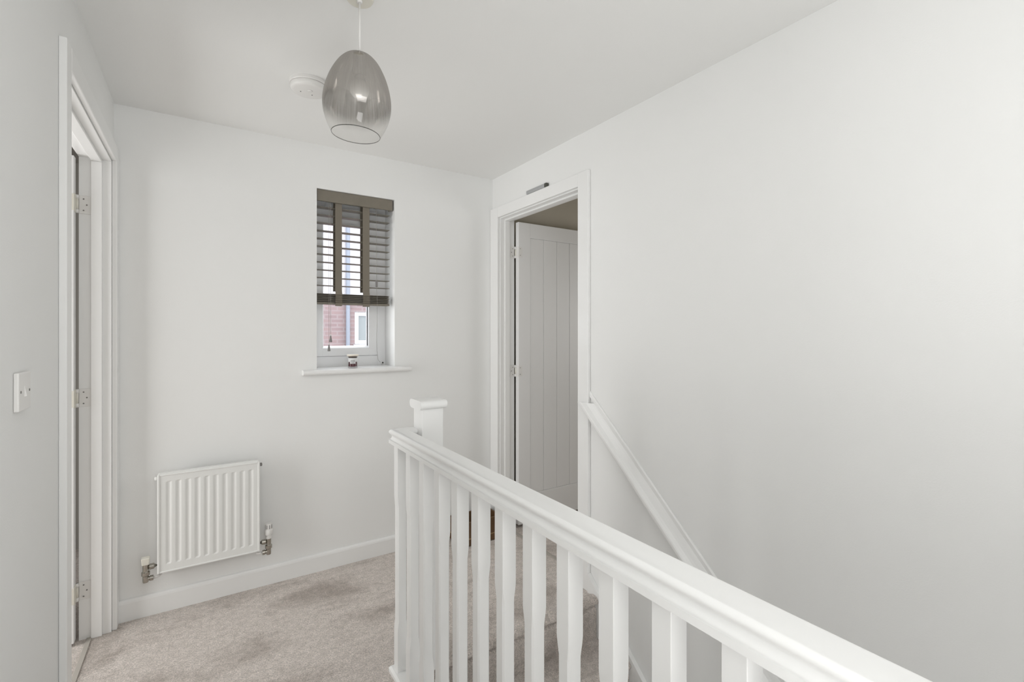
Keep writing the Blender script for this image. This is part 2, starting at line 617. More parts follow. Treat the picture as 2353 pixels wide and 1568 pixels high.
def door_set(n, face, back, y0, y1, room, legs):
    """casing, lining, stops on a wall; face = landing-side wall plane, back = other side, room = direction of landing (+1/-1 in X)"""
    root = thing('door_%d' % n, (face, (y0 + y1) / 2, 0), kind='structure')
    t = 0.018
    f0, f1 = sorted((face, face + room * t))
    ztop, zin = 2.115, 2.047
    (na, nb), (fa, fb) = legs            # near leg and far leg extents in Y
    for a_, b_ in legs:
        m = MB()
        m.box(f0, f1, a_, b_, 0, ztop if (a_, b_) != legs[1] else ztop, 0.003)
        m.build('architrave', M['gloss'], root)
    m = MB()
    m.box(f0, f1, nb, fa, zin, ztop, 0.003)
    m.build('architrave', M['gloss'], root)
    l0, l1 = sorted((face, back))
    m = MB()
    m.box(l0, l1, y0 - 0.012, y0, 0, 2.052)
    m.box(l0, l1, y1, y1 + 0.012, 0, 2.052)
    m.box(l0, l1, y0, y1, 2.040, 2.052)
    m.build('lining', M['gloss'], root)
    s0, s1 = sorted((face - room * 0.030, face - room * 0.066))
    m = MB()
    m.box(s0, s1, y0, y0 + 0.012, 0, 2.0278, 0.0015)
    m.box(s0, s1, y1 - 0.012, y1, 0, 2.0278, 0.0015)
    m.box(s0, s1, y0, y1, 2.028, 2.0398, 0.0015)
    m.build('door_stop', M['gloss'], root)
    return root


# right-hand door: leaf swung open 90 degrees into the room beyond
d2 = door_set(2, XR, XR + 0.108, 1.870, 2.645, -1, ((1.783, 1.862), (2.653, YB - 0.001)))
LY0, LY1, LX0, LX1, LZ0, LZ1 = 2.603, 2.638, 1.748, 2.510, 0.022, 2.026
leaf = MB()
leaf.box(LX0, 1.8426, LY0, LY1, LZ0, LZ1, 0.002)
leaf.box(2.416, LX1, LY0, LY1, LZ0, LZ1, 0.002)
leaf.box(1.8426, 2.416, LY0, LY1, 1.928, LZ1, 0.002)
leaf.box(1.8426, 2.416, LY0, LY1, LZ0, 0.2136, 0.002)
leaf.box(1.8426, 2.416, LY0 + 0.010, LY1 - 0.010, 0.2136, 1.928)
leaf = leaf.build('door_leaf', M['door'], d2)
for k in range(5):
    x0 = 1.8426 + k * 0.11468
    MB().box(x0 + 0.0004, x0 + 0.11468 - 0.0004, LY0 + 0.003, LY1 - 0.003, 0.2140, 1.9276, 0.0030, 1).build('plank', M['door'], leaf)
for zc in (1.827, 1.040, 0.235):
    hinge_on_lining(d2, XR + 0.071, XR + 0.1065, 2.645, zc, 1)
    m = MB()
    m.box(LX0 - 0.0022, LX0 + 0.001, LY0 + 0.004, LY1 - 0.001, zc - 0.038, zc + 0.038)
    m.box(LX0 - 0.001, LX0 + 0.030, LY0 - 0.0016, LY0 + 0.001, zc - 0.034, zc + 0.034, 0.0006, 1)
    hp = m.build('hinge_plate', M['plastic'], leaf)
    for dx, dz in ((0.012, -0.022), (0.012, 0.022)):
        q = MB()
        q.lathe([(0.0, 0), (0.0026, 0), (0.002, 0.002), (0.0, 0.002)], (LX0 + dx, LY0 - 0.0032, zc + dz), 10, axis='Y')
        tag(q.build('screw', M['slot'], leaf))
MB().box(XR + 0.050, XR + 0.072, 1.870, 2.645, 0.0, 0.005, 0.002).build('threshold', M['seam'], d2)

# left-hand door: leaf swung open into the room on the left
d1 = door_set(1, XL, XL - 0.106, 1.848, 2.672, 1, ((1.765, 1.822), (2.680, YB - 0.001)))
leaf1 = MB()
KX0, KX1, KY0, KY1 = -1.268, -0.444, 2.628, 2.663
leaf1.box(KX1 - 0.107, KX1, KY0, KY1, 0.014, 2.030, 0.002)
leaf1.box(KX0, KX0 + 0.107, KY0, KY1, 0.014, 2.030, 0.002)
leaf1.box(KX0 + 0.107, KX1 - 0.107, KY0, KY1, 1.93, 2.030, 0.002)
leaf1.box(KX0 + 0.107, KX1 - 0.107, KY0, KY1, 0.014, 0.214, 0.002)
leaf1.box(KX0 + 0.107, KX1 - 0.107, KY0 + 0.010, KY1 - 0.010, 0.214, 1.93)
leaf1 = leaf1.build('door_leaf', M['door'], d1)
for k in range(5):
    w = (KX1 - KX0 - 0.214) / 5
    x0 = KX0 + 0.107 + k * w
    MB().box(x0 + 0.0004, x0 + w - 0.0004, KY0 + 0.003, KY1 - 0.003, 0.2145, 1.9295, 0.0030, 1).build('plank', M['door'], leaf1)
for zc in (1.838, 1.023, 0.209):
    hinge_on_lining(d1, XL - 0.066, XL - 0.1045, 2.672, zc, -1)
    m = MB()
    m.box(KX1 - 0.001, KX1 + 0.0022, KY0 + 0.004, KY1 - 0.001, zc - 0.038, zc + 0.038)
    m.box(KX1 - 0.022, KX1 + 0.001, KY0 - 0.0016, KY0 + 0.001, zc - 0.034, zc + 0.034, 0.0006, 1)
    m.build('hinge_plate', M['plastic_cream'], leaf1)
MB().box(XL - 0.081, XL - 0.063, 1.848, 2.672, 0.0, 0.004, 0.0015).build('threshold', M['seam'], d1)

# ------------------------------------------------------------------ window
win = thing('window_1', ((WX0 + WX1) / 2, 2.92, WZ0), kind='structure')
WY0, WY1 = 2.920, 2.990
m = MB()
m.box(WX0, WX0 + 0.012, WY0, WY1, 1.095, WZ1, 0.001)
m.box(WX1 - 0.050, WX1, WY0, WY1, 1.095, WZ1, 0.001)
m.box(WX0 + 0.012, WX1 - 0.050, WY0, WY1, 1.095, 1.155, 0.001)
m.box(WX0 + 0.012, WX1 - 0.050, WY0, WY1, 1.990, WZ1, 0.001)
m.build('window_frame', M['upvc'], win)
MB().box(0.60, 0.90, WY0 - 0.014, WY0 + 0.002, 2.03, 2.055, 0.004).build('trickle_vent', M['upvc'], win)
GX0, GX1, GZ0, GZ1 = 0.586, 0.853, 1.203, 1.937
m = MB()
SX0, SX1, SZ0, SZ1 = 0.5335, 0.9045, 1.1575, 1.989
SY0, SY1 = 2.912, 2.975
m.box(SX0, GX0, SY0, SY1, SZ0, SZ1, 0.001)
m.box(GX1, SX1, SY0, SY1, SZ0, SZ1, 0.001)
m.box(GX0, GX1, SY0, SY1, SZ0, GZ0, 0.001)
m.box(GX0, GX1, SY0, SY1, GZ1, SZ1, 0.001)
sash = m.build('sash', M['upvc'], win)
MB().box(GX0, GX1, SY0 + 0.030, SY0 + 0.050, GZ0 - 0.002, GZ1 + 0.002).build('pane', M['glass'], sash)
m = MB()
m.prism([(SY0 + 0.002, GZ0 - 0.001), (SY0 + 0.030, GZ0 - 0.001), (SY0 + 0.030, GZ0 + 0.014), (SY0 + 0.008, GZ0 + 0.004)], GX0, GX1, 'X')
m.prism([(GX0 - 0.001, SY0 + 0.002), (GX0 + 0.003, SY0 + 0.006), (GX0 + 0.010, SY0 + 0.03), (GX0 - 0.001, SY0 + 0.03)], GZ0, GZ1, 'Z')
m.build('glazing_bead', M['upvc'], sash)
m = MB()
m.box(GX1 - 0.004, GX1 + 0.001, SY0 + 0.026, SY0 + 0.031, GZ0, GZ1)
m.box(SX1 + 0.0005, SX1 + 0.003, SY0 + 0.012, SY0 + 0.03, SZ0, SZ1)
m.build('gasket', M['rubber'], sash)
# sill board with horns, bullnosed front
m = MB()
m.box(WX0 + 0.001, WX1 - 0.001, YB - 0.002, WY0, WZ0 + 0.001, 1.095)
pr = []
for k in range(9):
    a = -math.pi / 2 + math.pi * k / 8
    pr.append((YB - 0.034 - 0.0135 * math.cos(a), 1.0815 + 0.0135 * math.sin(a)))
m.prism([(YB, 1.068)] + pr + [(YB, 1.095)], 0.447, 1.046, 'X')
m.build('window_sill', M['gloss'], win)

# ------------------------------------------------------------------ staircase
st = thing('staircase', ((XE + XR) / 2, YS, -RISE), 'carpeted staircase going down beside the long white right wall', 'stairs')


def step(k):
    """one carpeted step below nosing k: riser and tread with a rolled nosing"""
    yr = YS - GO * k
    zt = -RISE * (k + 1)
    m_ = MB()
    pts = [(yr + 0.018, zt - 0.10), (yr + 0.0, zt - 0.10), (yr, zt), (yr + 0.0, zt + RISE - 0.05)]
    # rolled nosing at the top of this riser
    for i in range(9):
        a = -math.pi * 0.62 + math.pi * 1.12 * i / 8
        pts.append((yr + 0.012 - 0.024 * math.cos(a), zt + RISE - 0.010 + 0.022 * math.sin(a)))
    pts += [(yr + 0.024, zt + RISE + 0.012), (yr + 0.05, zt + RISE + 0.002), (yr + 0.05, zt + RISE + 0.0005), (yr + 0.018, zt + RISE + 0.0005), (yr + 0.018, zt + RISE - 0.001)]
    m_.prism(pts, XE + 0.012, XR - 0.0245, 'X', smooth=False)
    m_.box(XE + 0.012, XR - 0.0245, yr - GO, yr + 0.016, zt - 0.04, zt)
    return m_.build('stair_step', M['carpet'], st)


for k in range(11):
    step(k)
# wall string on the right
YT = 1.782
zst = lambda y: 0.1169 + PITCH * (y - 1.8133)
yb = YS - GO * 12
m = MB()
m.prism([(YT, -0.26), (YT, zst(YT) + 0.004), (YT - 0.02, zst(YT - 0.02) + 0.003), (yb, zst(yb)), (yb, zst(yb) - 0.34)], XR - 0.023, XR - 0.001, 'X')
m.build('wall_string', M['gloss'], st)
m = MB()
m.prism([(YS + 0.02, -0.30), (YS + 0.02, -0.012), (yb, zst(yb)), (yb, zst(yb) - 0.34)], XE + 0.0, XE + 0.011, 'X')
m.build('outer_string', M['gloss'], st)

# sloping capping along the right wall
W0 = [(XR - 0.001, -.716), (1.5955, -.716), (1.5935, -.709), (1.5935, -.696), (1.5965, -.689), (1.603, -.684), (1.611, -.675), (1.616, -.662), (1.620, -.646), (1.6235, -.636), (1.626, -.632)]
W1 = [(XR - 0.001, -.640), (1.6245, -.632), (1.6245, -.612), (1.6275, -.607), (XR - 0.001, -.605)]
m = MB()
ZCUT = 0.945


def sloped(m_, prof, yend_fn, y_lo):
    n = len(prof)
    top = [(x, yend_fn(x, w), w + PITCH * yend_fn(x, w)) for x, w in prof]
    bot = [(x, y_lo, w + PITCH * y_lo) for x, w in prof]
    m_._add(top + bot, [(i, (i + 1) % n, n + (i + 1) % n, n + i) for i in range(n)])
    m_._add(top, [tuple(range(n))])
    m_._add(bot, [tuple(range(n))])


sloped(m, W0 + [(XR - 0.001, -.632)], lambda x, w: min((ZCUT - w) / PITCH, 1.7825 if x > 1.6145 else 1.87), -1.05)
sloped(m, W1, lambda x, w: 1.7825, -1.05)
cap = m.build('trim_1', M['gloss'])
tag(cap, kind='structure')

# ------------------------------------------------------------------ banister (handrail, balusters, newel, base rail)
bx = 0.632
ban = thing('banister', (bx, 1.0, 0), 'white painted landing banister with square spindles and a capped newel post', 'banister')
RZ = 0.931
half = [(0.0, 0.000), (0.008, 0.0)]
for k in range(1, 12):                       # round shoulder
    a_ = math.radians(90 - 132 * k / 11)
    half.append((0.0125 + 0.0205 * math.cos(a_), -0.0135 + 0.0135 * math.sin(a_)))
half += [(0.0252, -0.0250), (0.0240, -0.0268), (0.0240, -0.0285)]
for k in range(1, 6):                        # cove down to the flange
    a_ = math.radians(90 * k / 5)
    half.append((0.0335 - 0.0095 * math.cos(a_), -0.0285 - 0.0130 * math.sin(a_)))
half += [(0.0335, -0.0420), (0.0330, -0.0555), (0.0205, -0.0555)]
prof = half + [(-x, z) for x, z in reversed(half[1:])]
yc = 1.753                     # centre line of the short return
m = MB()
nP = len(prof)
ring0 = [(bx + x, -1.2, RZ + z) for x, z in prof]
ring1 = [(bx + x, yc - x, RZ + z) for x, z in prof]         # mitre
ring2 = [(0.692, yc - x, RZ + z) for x, z in prof]
for ra, rb in ((ring0, ring1), (ring1, ring2)):
    m._add(ra + rb, [(i, (i + 1) % nP, nP + (i + 1) % nP, nP + i) for i in range(nP)], smooth=True)
m._add(ring0, [tuple(range(nP))])
m._add(ring2, [tuple(range(nP))])
hr = m.build('handrail', M['gloss'], ban)
hr.data.set_sharp_from_angle(angle=math.radians(38))

# base rail with splayed top edges
bh = [(-0.033, 0.0), (0.033, 0.0), (0.033, 0.014), (0.026, 0.022), (-0.026, 0.022), (-0.033, 0.014)]
m = MB()
nb_ = len(bh)
r0 = [(bx + x, -1.2, z) for x, z in bh]
r1 = [(bx + x, yc - x, z) for x, z in bh]
r2 = [(0.6665, yc - x, z) for x, z in bh]
for ra, rb in ((r0, r1), (r1, r2)):
    m._add(ra + rb, [(i, (i + 1) % nb_, nb_ + (i + 1) % nb_, nb_ + i) for i in range(nb_)])
m._add(r0, [tuple(range(nb_))])
m._add(r2, [tuple(range(nb_))])
m.build('base_rail', M['gloss'], ban)


def baluster_mesh(cx, cy):
    """square spindle whose middle is stop-chamfered"""
    h = 0.0195
    m_ = MB()

    def ring(z, hh, ch):
        c = [(-hh, -hh + ch), (-hh + ch, -hh), (hh - ch, -hh), (hh, -hh + ch), (hh, hh - ch), (hh - ch, hh), (-hh + ch, hh), (-hh, hh - ch)]
        return [(cx + p, cy + q, z) for p, q in c]
    e = 0.0012
    secs = [ring(0.022, h, e), ring(0.180, h, e), ring(0.192, h - 0.0006, e + 0.001), ring(0.212, h - 0.0017, 0.0045), ring(0.640, h - 0.0017, 0.0045),
            ring(0.664, h - 0.0006, e + 0.001), ring(0.680, h, e), ring(RZ - 0.053, h, e)]
    for a_, b_ in zip(secs, secs[1:]):
        m_._add(a_ + b_, [(i, (i + 1) % 8, 8 + (i + 1) % 8, 8 + i) for i in range(8)])
    m_._add(secs[0], [tuple(range(8))])
    m_._add(secs[-1], [tuple(range(8))])
    return m_


first = baluster_mesh(bx, 1.744).build('baluster', M['gloss'], ban)
for k in range(1, 23):
    dup(first, (0, -0.1239 * k, 0))

# newel post and its half-round cap
nx, ny = 0.734, 1.7205
newel = MB().box(nx - 0.043, nx + 0.043, ny - 0.043, ny + 0.043, 0.0128, 1.010, 0.002).build('newel_post', M['gloss'], ban)
m = MB()
cp = [(ny + 0.040, 1.008), (ny - 0.040, 1.008)]
for k in range(9):
    a = -math.pi / 2 - math.pi * k / 8
    cp.append((ny - 0.043 + 0.0160 * math.cos(a), 1.0255 + 0.0165 * math.sin(a)))
for k in range(9):
    a = math.pi / 2 - math.pi * k / 8
    cp.append((ny + 0.043 + 0.0160 * math.cos(a), 1.0255 + 0.0165 * math.sin(a)))
m.prism(cp, nx - 0.0535, nx + 0.0535, 'X')
ncap = m.build('newel_cap', M['gloss'], newel)
ncap.data.set_sharp_from_angle(angle=math.radians(40))

# ------------------------------------------------------------------ radiator
rad = thing('radiator', (0.035, 2.70, 0.215), 'white ribbed panel radiator with two chrome valves, low on the back wall', 'radiator')
RX0, RX1, RZ0, RZ1, RY = -0.1695, 0.2395, 0.2135, 0.6590, 2.652
pitch = (RX1 - RX0 - 0.046) / 10.0
fx0 = RX0 + 0.023
m = MB()
xs = [(RX0 + 0.006, 0.0)]
DEP = 0.0034
for k in range(10):
    xa = fx0 + k * pitch + pitch * 0.16
    xs += [(xa, 0), (xa + 0.0040, 0.22), (xa + 0.0085, 0.80), (xa + 0.0120, 1), (xa + pitch * 0.72 - 0.0120, 1), (xa + pitch * 0.72 - 0.0085, 0.80), (xa + pitch * 0.72 - 0.0040, 0.22), (xa + pitch * 0.72, 0)]
xs += [(RX1 - 0.006, 0.0)]
zs = [(RZ0 + 0.006, 0), (RZ0 + 0.036, 0), (RZ0 + 0.043, 1), (RZ1 - 0.0385, 1), (RZ1 - 0.0335, 0), (RZ1 - 0.006, 0)]
grid = [[m.bm.verts.new((x, RY + DEP * u * w, z)) for x, u in xs] for z, w in zs]
for i in range(len(zs) - 1):
    for j in range(len(xs) - 1):
        m.bm.faces.new((grid[i][j], grid[i][j + 1], grid[i + 1][j + 1], grid[i + 1][j]))
pan = m.build('front_panel', M['rad'], rad)
m = MB()
m.box(RX0, RX1, RY + 0.012, RY + 0.030, RZ0, RZ1, 0.004)
for (x0, x1, z0, z1) in ((RX0, RX0 + 0.010, RZ0, RZ1), (RX1 - 0.010, RX1, RZ0, RZ1), (RX0 + 0.009, RX1 - 0.009, RZ0, RZ0 + 0.009), (RX0 + 0.009, RX1 - 0.009, RZ1 - 0.009, RZ1)):
    m.box(x0, x1, RY - 0.003, RY + 0.02, z0 + 0.0003, z1 - 0.0003, 0.003)
m.box(RX0 + 0.004, RX1 - 0.004, RY + 0.005, RY + 0.031, RZ1 - 0.012, RZ1 + 0.004, 0.003)
m.build('edge_frame', M['rad'], rad)
for x in (RX0 + 0.09, RX1 - 0.09):
    MB().box(x - 0.015, x + 0.015, RY + 0.028, YB - 0.0005, RZ0 + 0.05, RZ1 - 0.04).build('bracket', M['rad'], rad)
for x, sg in ((RX0 - 0.001, -1), (RX1 + 0.001, 1)):
    m = MB()
    m.lathe([(0.0, 0), (0.0085, 0), (0.0085, 0.008), (0.005, 0.010), (0.0, 0.010)] if sg > 0 else [(0.0, -0.010), (0.005, -0.010), (0.0085, -0.008), (0.0085, 0), (0.0, 0)],
            (x, RY + 0.020, RZ1 - 0.020), 12, axis='X')
    m.build('bleed_plug', M['rad'] if sg < 0 else M['slot'], rad)


def valve(x, sg, thermo):
    yv, zc = RY + 0.022, RZ0 + 0.034
    v = MB()
    v.lathe([(0.0, -0.066), (0.0105, -0.066), (0.0115, -0.060), (0.0115, -0.038), (0.016, -0.034), (0.016, -0.020), (0.0115, -0.016), (0.0115, 0.016), (0.0, 0.016)], (x, yv, zc), 16)
    e = x - sg * 0.040
    v.lathe(sorted([(0.0, 0.0), (0.0085, 0.0), (0.0085, -sg * 0.012), (0.0125, -sg * 0.014), (0.0125, -sg * 0.030), (0.009, -sg * 0.032), (0.009, -sg * 0.046), (0.0, -sg * 0.046)], key=lambda p: -abs(p[1])), (x, yv, zc), 16, axis='X')
    v.lathe([(0.0, 0.0), (0.0095, 0.0), (0.0095, -sg * 0.014), (0.012, -sg * 0.016), (0.012, -sg * 0.028), (0.0, -sg * 0.028)], (x, yv, zc - 0.052), 16, axis='X')
    vo = v.build('valve', M['chrome'], rad)
    vo.data.set_sharp_from_angle(angle=math.radians(35))
    p = MB()
    xe = x - sg * 0.028
    p.tube([(xe, yv, zc - 0.052), (xe - sg * 0.012, yv, zc - 0.052), (xe - sg * 0.020, yv + 0.006, zc - 0.052), (xe - sg * 0.024, yv + 0.016, zc - 0.052), (xe - sg * 0.024, YB - 0.0005, zc - 0.052)], 0.006, 10)
    p.build('pipe', M['plastic'], vo)
    if thermo:
        h_ = MB()
        h_.lathe([(0.0, 0.014), (0.0135, 0.014), (0.0145, 0.018), (0.0145, 0.027), (0.012, 0.028), (0.012, 0.032), (0.017, 0.033), (0.0195, 0.037), (0.0195, 0.056), (0.0175, 0.060),
                  (0.0150, 0.062), (0.0150, 0.086), (0.0140, 0.089), (0.0, 0.089)], (x, yv, zc), 24)
        ho = h_.build('thermostat_head', M['plastic'], vo)
        ho.data.set_sharp_from_angle(angle=math.radians(35))
        for k in range(8):
            a = math.pi * 2 * k / 8 + 0.18
            q = MB()
            cx_, cy_ = x + 0.0148 * math.cos(a), yv + 0.0148 * math.sin(a)
            q.box(cx_ - 0.0013, cx_ + 0.0013, cy_ - 0.0013, cy_ + 0.0013, zc + 0.064, zc + 0.083)
            q.build('slot', M['slot'], vo)
    else:
        h_ = MB()
        h_.box(x - 0.0155, x + 0.0155, yv - 0.0155, yv + 0.0155, zc + 0.013, zc + 0.044, 0.003)
        for vv in h_.bm.verts:
            k = 0.84 + 0.16 * (vv.co.z - (zc + 0.013)) / 0.031
            vv.co.x = x + (vv.co.x - x) * k
            vv.co.y = yv + (vv.co.y - yv) * k
        h_.build('valve_cap', M['plastic_cream'], vo)


valve(RX0 - 0.043, -1, False)
valve(RX1 + 0.040, 1, True)

# ------------------------------------------------------------------ venetian blind
bl = thing('venetian_blind', (0.737, 2.79, 2.08), 'taupe wooden venetian blind half raised in the small window', 'blind')
BX0, BX1 = 0.5275, 0.9360
MB().box(0.5245, 0.9480, 2.756, 2.772, 2.0205, 2.0830, 0.0025).build('valance', M['blind'], bl)
m = MB()
m.box(0.9345, 0.9480, 2.772, 2.80, 2.0205, 2.0830, 0.002)
m.build('valance_return', M['blind'], bl)
MB().box(BX0, BX1, 2.776, 2.826, 2.035, WZ1 - 0.001, 0.002).build('headrail', M['blind'], bl)
SYA, SYB = 2.774, 2.822


def slat(z):
    m_ = MB()
    pts = [(SYA, z - 0.0011), (SYA + 0.0006, z - 0.0015), (SYB - 0.0006, z - 0.0015), (SYB, z - 0.0011), (SYB, z + 0.0011), (SYB - 0.0006, z + 0.0015), (SYA + 0.0006, z + 0.0015), (SYA, z + 0.0011)]
    m_.prism(pts, BX0, BX1, 'X')
    return m_


z0s = 1.9925
s0 = slat(z0s).build('slat', M['blind'], bl)
for k in range(1, 11):
    dup(s0, (0, 0, -0.0434 * k))
for k in range(10):
    dup(s0, (random.uniform(-0.001, 0.001), (0.0, 0.015)[k % 2] + random.uniform(-0.0006, 0.0006), 1.5120 - 0.0049 * k - z0s))
MB().box(BX0, BX1, SYA, SYB, 1.4535, 1.4655, 0.003).build('bottom_rail', M['blind'], bl)
for xa, xb in ((0.6235, 0.6600), (0.7760, 0.8150)):
    m = MB()
    path = [(2.770, 2.022), (2.7705, 1.80), (2.7700, 1.56), (2.7695, 1.535), (2.7655, 1.520), (2.7630, 1.513)]
    zz_ = 1.513
    for k in range(5):                       # the tape folds over the stacked slats
        path += [(2.7615, zz_ - 0.0035), (2.7680, zz_ - 0.0080), (2.7630, zz_ - 0.0100)]
        zz_ -= 0.0104
    path += [(2.7640, 1.455), (2.7690, 1.4465), (2.786, 1.4455)]
    loop = [(y, z) for y, z in path] + [(y + 0.0011, z + 0.0004) for y, z in reversed(path)]
    n = len(path)
    va = [(xa, y, z) for y, z in path]
    vb = [(xb, y, z) for y, z in path]
    vc = [(xa, y + 0.0010, z) for y, z in path]
    vd = [(xb, y + 0.0010, z) for y, z in path]
    m._add(va + vb, [(i, i + 1, n + i + 1, n + i) for i in range(n - 1)])
    m._add(vc + vd, [(i, i + 1, n + i + 1, n + i) for i in range(n - 1)])
    m._add(va + vc, [(i, i + 1, n + i + 1, n + i) for i in range(n - 1)])
    m._add(vb + vd, [(i, i + 1, n + i + 1, n + i) for i in range(n - 1)])
    m.build('ladder_tape', M['tape'], bl)
    MB().box(xa, xb, SYB + 0.002, SYB + 0.003, 1.53, 2.034).build('ladder_tape', M['tape'], bl)
for x, ztop, zb in ((0.5975, 2.02, 1.283), (0.5885, 2.02, 1.233)):
    c_ = MB()
    c_.tube([(x + 0.001, 2.765, 2.022), (x, 2.764, 1.8), (x, 2.763, zb)], 0.0009, 6)
    co = c_.build('lift_cord', M['cord'], bl)
    q = MB()
    q.lathe([(0.0, 0.0), (0.0035, 0.0), (0.0035, -0.006), (0.0042, -0.012), (0.0068, -0.028), (0.0078, -0.037), (0.0072, -0.040), (0.0, -0.040)], (x, 2.763, zb), 16)
    po = q.build('cord_pull', M['pull'], co)
    q = MB()
    q.lathe([(0.0, 0.003), (0.0030, 0.003), (0.0038, 0.0), (0.0037, -0.0045), (0.0, -0.0045)], (x, 2.7628, zb), 12)
    q.build('pull_collar', M['plastic'], co)
m = MB()
m.tube([(0.8530, 2.766, 2.022), (0.8538, 2.764, 1.75), (0.8545, 2.763, 1.606)], 0.0009, 6)
co = m.build('tilt_cord', M['cord'], bl)
m = MB()
m.box(0.8480, 0.8600, 2.758, 2.768, 1.562, 1.604, 0.002)
m.build('cord_pull', M['pull'], co)
m = MB()
m.tube([(0.8545, 2.763, 1.562), (0.8580, 2.764, 1.49), (0.8590, 2.768, 1.36), (0.8660, 2.80, 1.27), (0.8800, 2.84, 1.185), (0.9000, 2.878, 1.128), (0.9190, 2.900, 1.113)], 0.0009, 6)
m.build('cord_loop', M['cord'], co)
m = MB()
m.lathe([(0.0, 0.0), (0.0075, 0.0), (0.0075, 0.008), (0.0, 0.008)], (0.9260, 2.876, 1.108), 14, axis='Y')
m.build('cord_cleat', M['plastic'], co)
m = MB()
m.lathe([(0.0, -0.003), (0.0048, -0.003), (0.0048, 0.0), (0.0, 0.0)], (0.9270, 2.876, 1.111), 12, axis='Y')
m.build('cleat_hook', M['dark'], co)

# ------------------------------------------------------------------ candle jar on the sill
cx0, cy0, cz0 = 0.7225, 2.782, 1.095
cj = thing('candle_jar', (cx0, cy0, cz0), 'small glass candle jar with dark red wax on the window sill', 'candle')
m = MB()
outer = [(0.0260, 0.001), (0.0272, 0.004), (0.0262, 0.010), (0.0248, 0.026), (0.0243, 0.040), (0.0250, 0.052), (0.0265, 0.064), (0.0275, 0.066)]
inner = [(0.0255, 0.064), (0.0232, 0.050), (0.0226, 0.040), (0.0230, 0.026), (0.0242, 0.012), (0.0235, 0.006)]
m.lathe([(0.0, 0.0), (0.0250, 0.0)] + outer + inner + [(0.0, 0.006)], (cx0, cy0, cz0), 32)
m.build('jar', M['jar'], cj)
MB().lathe([(0.0, 0.0065), (0.0233, 0.0068), (0.0238, 0.012), (0.0228, 0.026), (0.0226, 0.034), (0.0, 0.034)], (cx0, cy0, cz0), 32).build('wax', M['wax'], cj)
m = MB()
m.lathe([(0.0, 0.0665), (0.0315, 0.0665), (0.0325, 0.0690), (0.0325, 0.0735), (0.0310, 0.0755), (0.0, 0.0755)], (cx0, cy0, cz0), 36)
m.build('lid', M['lid'], cj)
MB().lathe([(0.0, 0.056), (0.0215, 0.056), (0.0240, 0.0660), (0.0, 0.0660)], (cx0, cy0, cz0), 28).build('lid_seal', M['lid_dark'], cj)
# paper label wrapped on the side facing the landing
m = MB()
aa = math.atan2(-cy0, -cx0)


def wrap(m_, a0, a1, z0, z1, r0, n=12, r1=None):
    r1 = r1 or r0
    va, vb = [], []
    for i in range(n + 1):
        a = aa + a0 + (a1 - a0) * i / n
        va.append((cx0 + r0 * math.cos(a), cy0 + r0 * math.sin(a), cz0 + z0))
        vb.append((cx0 + r1 * math.cos(a), cy0 + r1 * math.sin(a), cz0 + z1))
    m_._add(va + vb, [(i, i + 1, n + 2 + i, n + 1 + i) for i in range(n)], True)


wrap(m, -1.35, 1.35, 0.034, 0.056, 0.0251, 20, 0.0262)
wrap(m, -0.62, 0.62, 0.024, 0.034, 0.0257, 12, 0.0254)
lb = m.build('paper_label', M['label'], cj)
m = MB()
for z, w in ((0.043, 0.42), (0.0395, 0.50), (0.036, 0.46), (0.0315, 0.36), (0.028, 0.30)):
    wrap(m, -w, w, z - 0.0011, z + 0.0011, 0.0266, 8)
m.build('label_print', M['label_print'], cj)

# ------------------------------------------------------------------ light switch on the left wall
sw = thing('light_switch', (XL, 1.4335, 1.175), 'white single rocker light switch on the left wall', 'switch')
m = MB()
m.box(XL + 0.0003, XL + 0.0095, 1.3925, 1.4745, 1.1345, 1.2165, 0.0025, 3)
m.build('face_plate', M['plastic'], sw)
m = MB()
m.prism([(1.4285, XL + 0.009), (1.4385, XL + 0.009), (1.4385, XL + 0.0105), (1.4285, XL + 0.0105)], 1.163, 1.188, 'Z')
m = MB()
v = [(XL + 0.009, 1.4285, 1.1635), (XL + 0.009, 1.4395, 1.1635), (XL + 0.0135, 1.4395, 1.1650), (XL + 0.0135, 1.4285, 1.1650),
     (XL + 0.009, 1.4285, 1.1880), (XL + 0.009, 1.4395, 1.1880), (XL + 0.0100, 1.4395, 1.1880), (XL + 0.0100, 1.4285, 1.1880)]
m._add(v, [(0, 3, 2, 1), (4, 5, 6, 7), (0, 1, 5, 4), (1, 2, 6, 5), (2, 3, 7, 6), (3, 0, 4, 7)])
m.build('rocker', M['plastic'], sw)
for y in (1.404, 1.463):
    MB().lathe([(0.0, 0.0), (0.0033, 0.0), (0.0026, 0.0012), (0.0, 0.0012)], (XL + 0.0092, y, 1.1755), 14, axis='X').build('screw', M['slot'], sw)

# ------------------------------------------------------------------ slim bar above the right doorway
db = thing('door_sensor', (1.620, 2.222, 2.115), 'slim silver bar with a dark end fixed above the right doorway', 'sensor')
m = MB()
m.box(1.612, XR - 0.0005, 2.145, 2.322, 2.1155, 2.1375, 0.004, 3)
m.build('body', M['silver'], db)
tag(MB().box(1.6112, XR - 0.0005, 2.124, 2.1452, 2.1150, 2.1380, 0.005, 3).build('end_cap', M['device_end'], db), 'dark grey end cap')

